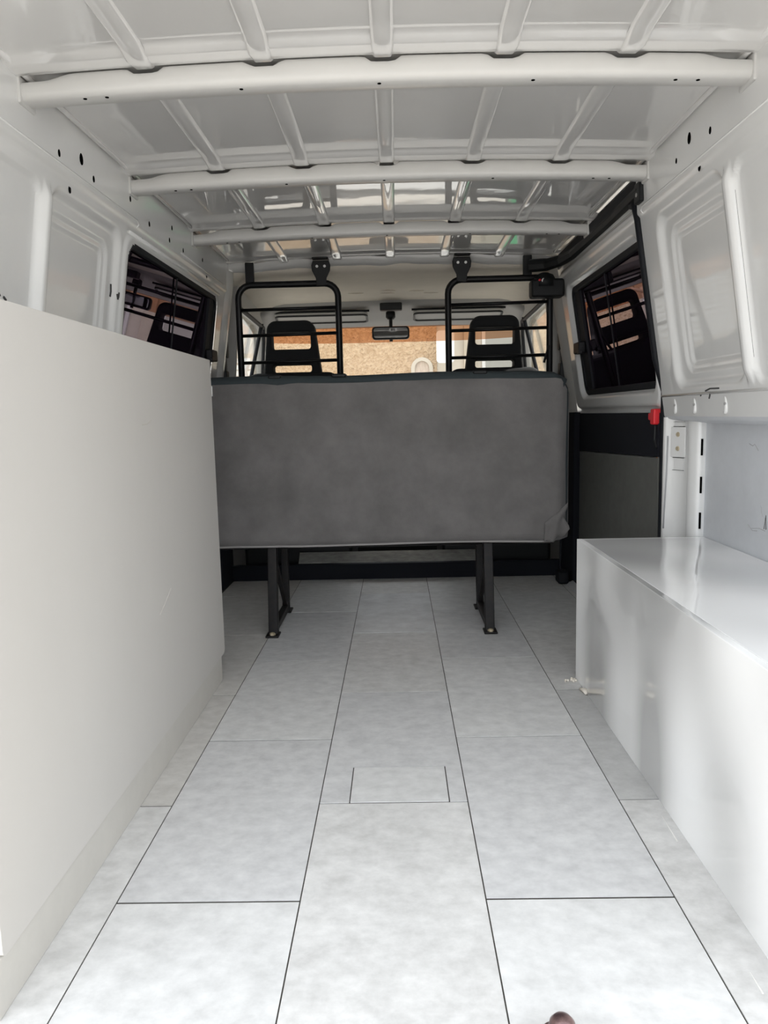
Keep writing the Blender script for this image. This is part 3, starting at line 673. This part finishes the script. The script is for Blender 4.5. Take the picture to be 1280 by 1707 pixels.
# ------------------------------------------------------------------ right storage box
sb = empty('storage_box', (.70, 1.5, 0), 'low glossy white storage box along the right wall', 'storage box')
MB().box(.5402, .8925, .90, 2.176, .408, .424).build('lid', GLOSS, sb, bevel=.0012)
MB().box(.5240, .5398, .90, 2.192, .0, .424).build('front_panel', GLOSS_F, sb, bevel=.0012)
MB().box(.5402, .8925, 2.1765, 2.1915, .0, .424).build('end_panel', GLOSS, sb, bevel=.001)
MB().box(.5402, .83, .90, .916, .0, .407).build('end_panel', GLOSS, sb, bevel=.001)

# ------------------------------------------------------------------ small things on the floor
def crumbs(cx, cy, n, sp, lab, m=FOAM):
    b = MB()
    for k in range(n):
        x, y = cx+random.uniform(-sp, sp)*1.0, cy+random.uniform(-sp, sp)*.6; s_ = random.uniform(.002, .0055)
        b.lathe((x, y, .0003), [(s_*.6, 0), (s_, s_*.5), (s_*.7, s_*1.1), (s_*.2, s_*1.4)], 6)
    o = b.build('foam_crumbs', m, None, smooth=True); tag(o, lab, 'crumbs'); o['kind'] = 'stuff'
crumbs(.503, 2.165, 16, .02, 'white foam crumbs at the corner of the storage box')
tag(MB().tube([(.512, 2.085, .005), (.520, 2.065, .008), (.5185, 2.045, .006)], [.004, .007, .004], 8).build('foam_scrap', FOAM, smooth=True), 'small pinkish foam scrap beside the storage box', 'scrap')
pin = empty('door_striker', (.195, .868, 0), 'rounded brown metal striker pin on the floor by the rear doors', 'pin')
MB().lathe((.195, .868, .0), [(.030, .0002), (.030, .005), (.022, .006)], 24).build('base', COPP, pin, smooth=True)
MB().lathe((.195, .868, .006), [(.0165, 0), (.0165, .008), (.0175, .014), (.0160, .022), (.011, .028), (.004, .031)], 24).build('dome', COPP, pin, smooth=True)

# ------------------------------------------------------------------ street outside
GZ = -.55
gd = struct(MB().box(-30, 30, -30, 30, GZ-.1, GZ).build('street_ground', GROUND), 'pale street pavement outside', 'ground')
YF = 10.6
bp_ = empty('house', (-.6, YF, GZ), 'peach stucco house straight ahead of the windscreen', 'house', 'houses across the street')
plate('wall', [[(-1.85, GZ), (.58, GZ), (.58, 3.6), (-1.85, 3.6)], [(.26, GZ)]+[(.26, 1.25)]+[(.37-.11*math.cos(math.radians(a)), 1.30+.11*math.sin(math.radians(a))) for a in range(0, 181, 20)]+[(.48, 1.25), (.48, GZ+.0)]][:1], .3, lambda u, v, w: (u, YF+.15+w, v), STUC, bp_)
ar = plate('arch_surround', [[(.22, .2), (.22, 1.42)]+[(.37-.15*math.cos(math.radians(a)), 1.42+.15*math.sin(math.radians(a))) for a in range(10, 171, 16)]+[(.52, 1.42), (.52, .2)], [(.27, .201), (.27, 1.42)]+[(.37-.10*math.cos(math.radians(a)), 1.42+.10*math.sin(math.radians(a))) for a in range(10, 171, 16)]+[(.47, 1.42), (.47, .201)]], .08, lambda u, v, w: (u, YF-.03+w, v), CREAM, bp_)
plate('arched_shutter', [[(.27, .2), (.27, 1.42)]+[(.37-.10*math.cos(math.radians(a)), 1.42+.10*math.sin(math.radians(a))) for a in range(10, 171, 16)]+[(.47, 1.42), (.47, .2)]], .04, lambda u, v, w: (u, YF-.01+w, v), WOOD, bp_)
br_ = empty('house', (3.5, YF, GZ), 'cream house with stone pilasters to the right ahead', 'house', 'houses across the street')
MB().box(.58, 6.1, YF+.02, YF+.4, GZ, 3.6).build('wall', CREAM, br_)
for x in (.95, 1.9, 3.1, 4.3, 5.6): MB().box(x, x+.16, YF-.06, YF+.02, GZ, 3.6).build('pilaster', STONE, br_)
for x in (1.25, 2.3, 3.5, 4.75):
    wd = MB().box(x-.05, x+.55, YF-.03, YF+.02, .85, 2.0).build('window', WHITE, br_); MB().box(x, x+.5, YF-.04, YF-.029, .9, 1.95).build('pane', DGLS, wd)
MB().box(.58, 6.1, YF-.08, YF+.02, 2.3, 2.42).build('string_course', STONE, br_)
tag(plate('wall_sign', [rrect(.56, .80, 1.47, 1.90, .05)], .02, lambda u, v, w: (u, YF-.28+w, v), SHUT), 'blank white rounded board in front of the cream house', 'board')
bl_ = empty('house', (-5, YF, GZ), 'white house with slatted roller shutters to the left ahead', 'house', 'houses across the street')
MB().box(-7.5, -1.85, YF+.02, YF+.4, GZ, 3.6).build('wall', WHITE, bl_)
for x0, x1, z0, z1 in ((-3.1, -2.0, .7, 1.62), (-4.4, -3.35, .2, 2.0), (-5.9, -4.65, .2, 2.0), (-7.3, -6.1, .2, 2.0)):
    s_ = MB().box(x0-.06, x1+.06, YF-.02, YF+.02, z0-.06, z1+.06).build('shutter_frame', CREAM, bl_)
    z = z0
    sl = MB()
    while z < z1-.05: sl.hull([(x0, YF-.055, z), (x1, YF-.055, z), (x1, YF-.02, z), (x0, YF-.02, z)], [(x0, YF-.035, z+.068), (x1, YF-.035, z+.068), (x1, YF-.02, z+.068), (x0, YF-.02, z+.068)]); z += .085
    sl.build('shutter_slats', SHUT, s_)
tag(MB().tube([(-2.02, YF-.3, GZ), (-2.02, YF-.3, 1.42), (-1.98, YF-.3, 1.52), (-1.80, YF-.3, 1.62)], .022, 8).build('bent_pipe', PIPE, smooth=True), 'bent grey pipe standing before the white shuttered house', 'pipe')
for s, m_, lab in ((-1, WHITE, 'white house wall along the left side of the street'), (1, STONE, 'stone house wall along the right side of the street')):
    b = empty('side_house', (s*6.5, 4, GZ), lab, 'house', 'houses along the street')
    MB().box(min(s*6.2, s*6.6), max(s*6.2, s*6.6), -1.0, YF-.15, GZ, 3.6).build('wall', m_, b)
    for yy in (0, 2, 4, 6, 8):
        wd = MB().box(min(s*6.16, s*6.2), max(s*6.16, s*6.2), yy-.05, yy+1.05, .55, 2.0).build('window', SHUT, b)
        MB().box(min(s*6.145, s*6.165), max(s*6.145, s*6.165), yy, yy+1.0, .6, 1.95).build('pane', DGLS, wd)
gb = empty('wheelie_bin', (1.55, 9.6, GZ), 'green plastic waste bin standing by the cream house', 'bin')
MB().hull([(1.33, 9.35, GZ+.06), (1.77, 9.35, GZ+.06), (1.77, 9.75, GZ+.06), (1.33, 9.75, GZ+.06)], [(1.27, 9.28, GZ+.95), (1.83, 9.28, GZ+.95), (1.83, 9.85, GZ+.95), (1.27, 9.85, GZ+.95)]).build('body', GREEN, gb, bevel=.03)
MB().hull([(1.25, 9.25, GZ+.952), (1.85, 9.25, GZ+.952), (1.85, 9.90, GZ+.952), (1.25, 9.90, GZ+.952)], [(1.30, 9.30, GZ+1.02), (1.80, 9.30, GZ+1.02), (1.80, 9.92, GZ+1.05), (1.30, 9.92, GZ+1.05)]).build('lid', GREEN, gb, bevel=.02)
for xx in (1.35, 1.75): MB().lathe((xx-.03, 9.80, GZ+.10), [(.10, 0), (.10, .06)], 18, 'x').build('wheel', RUB, gb)
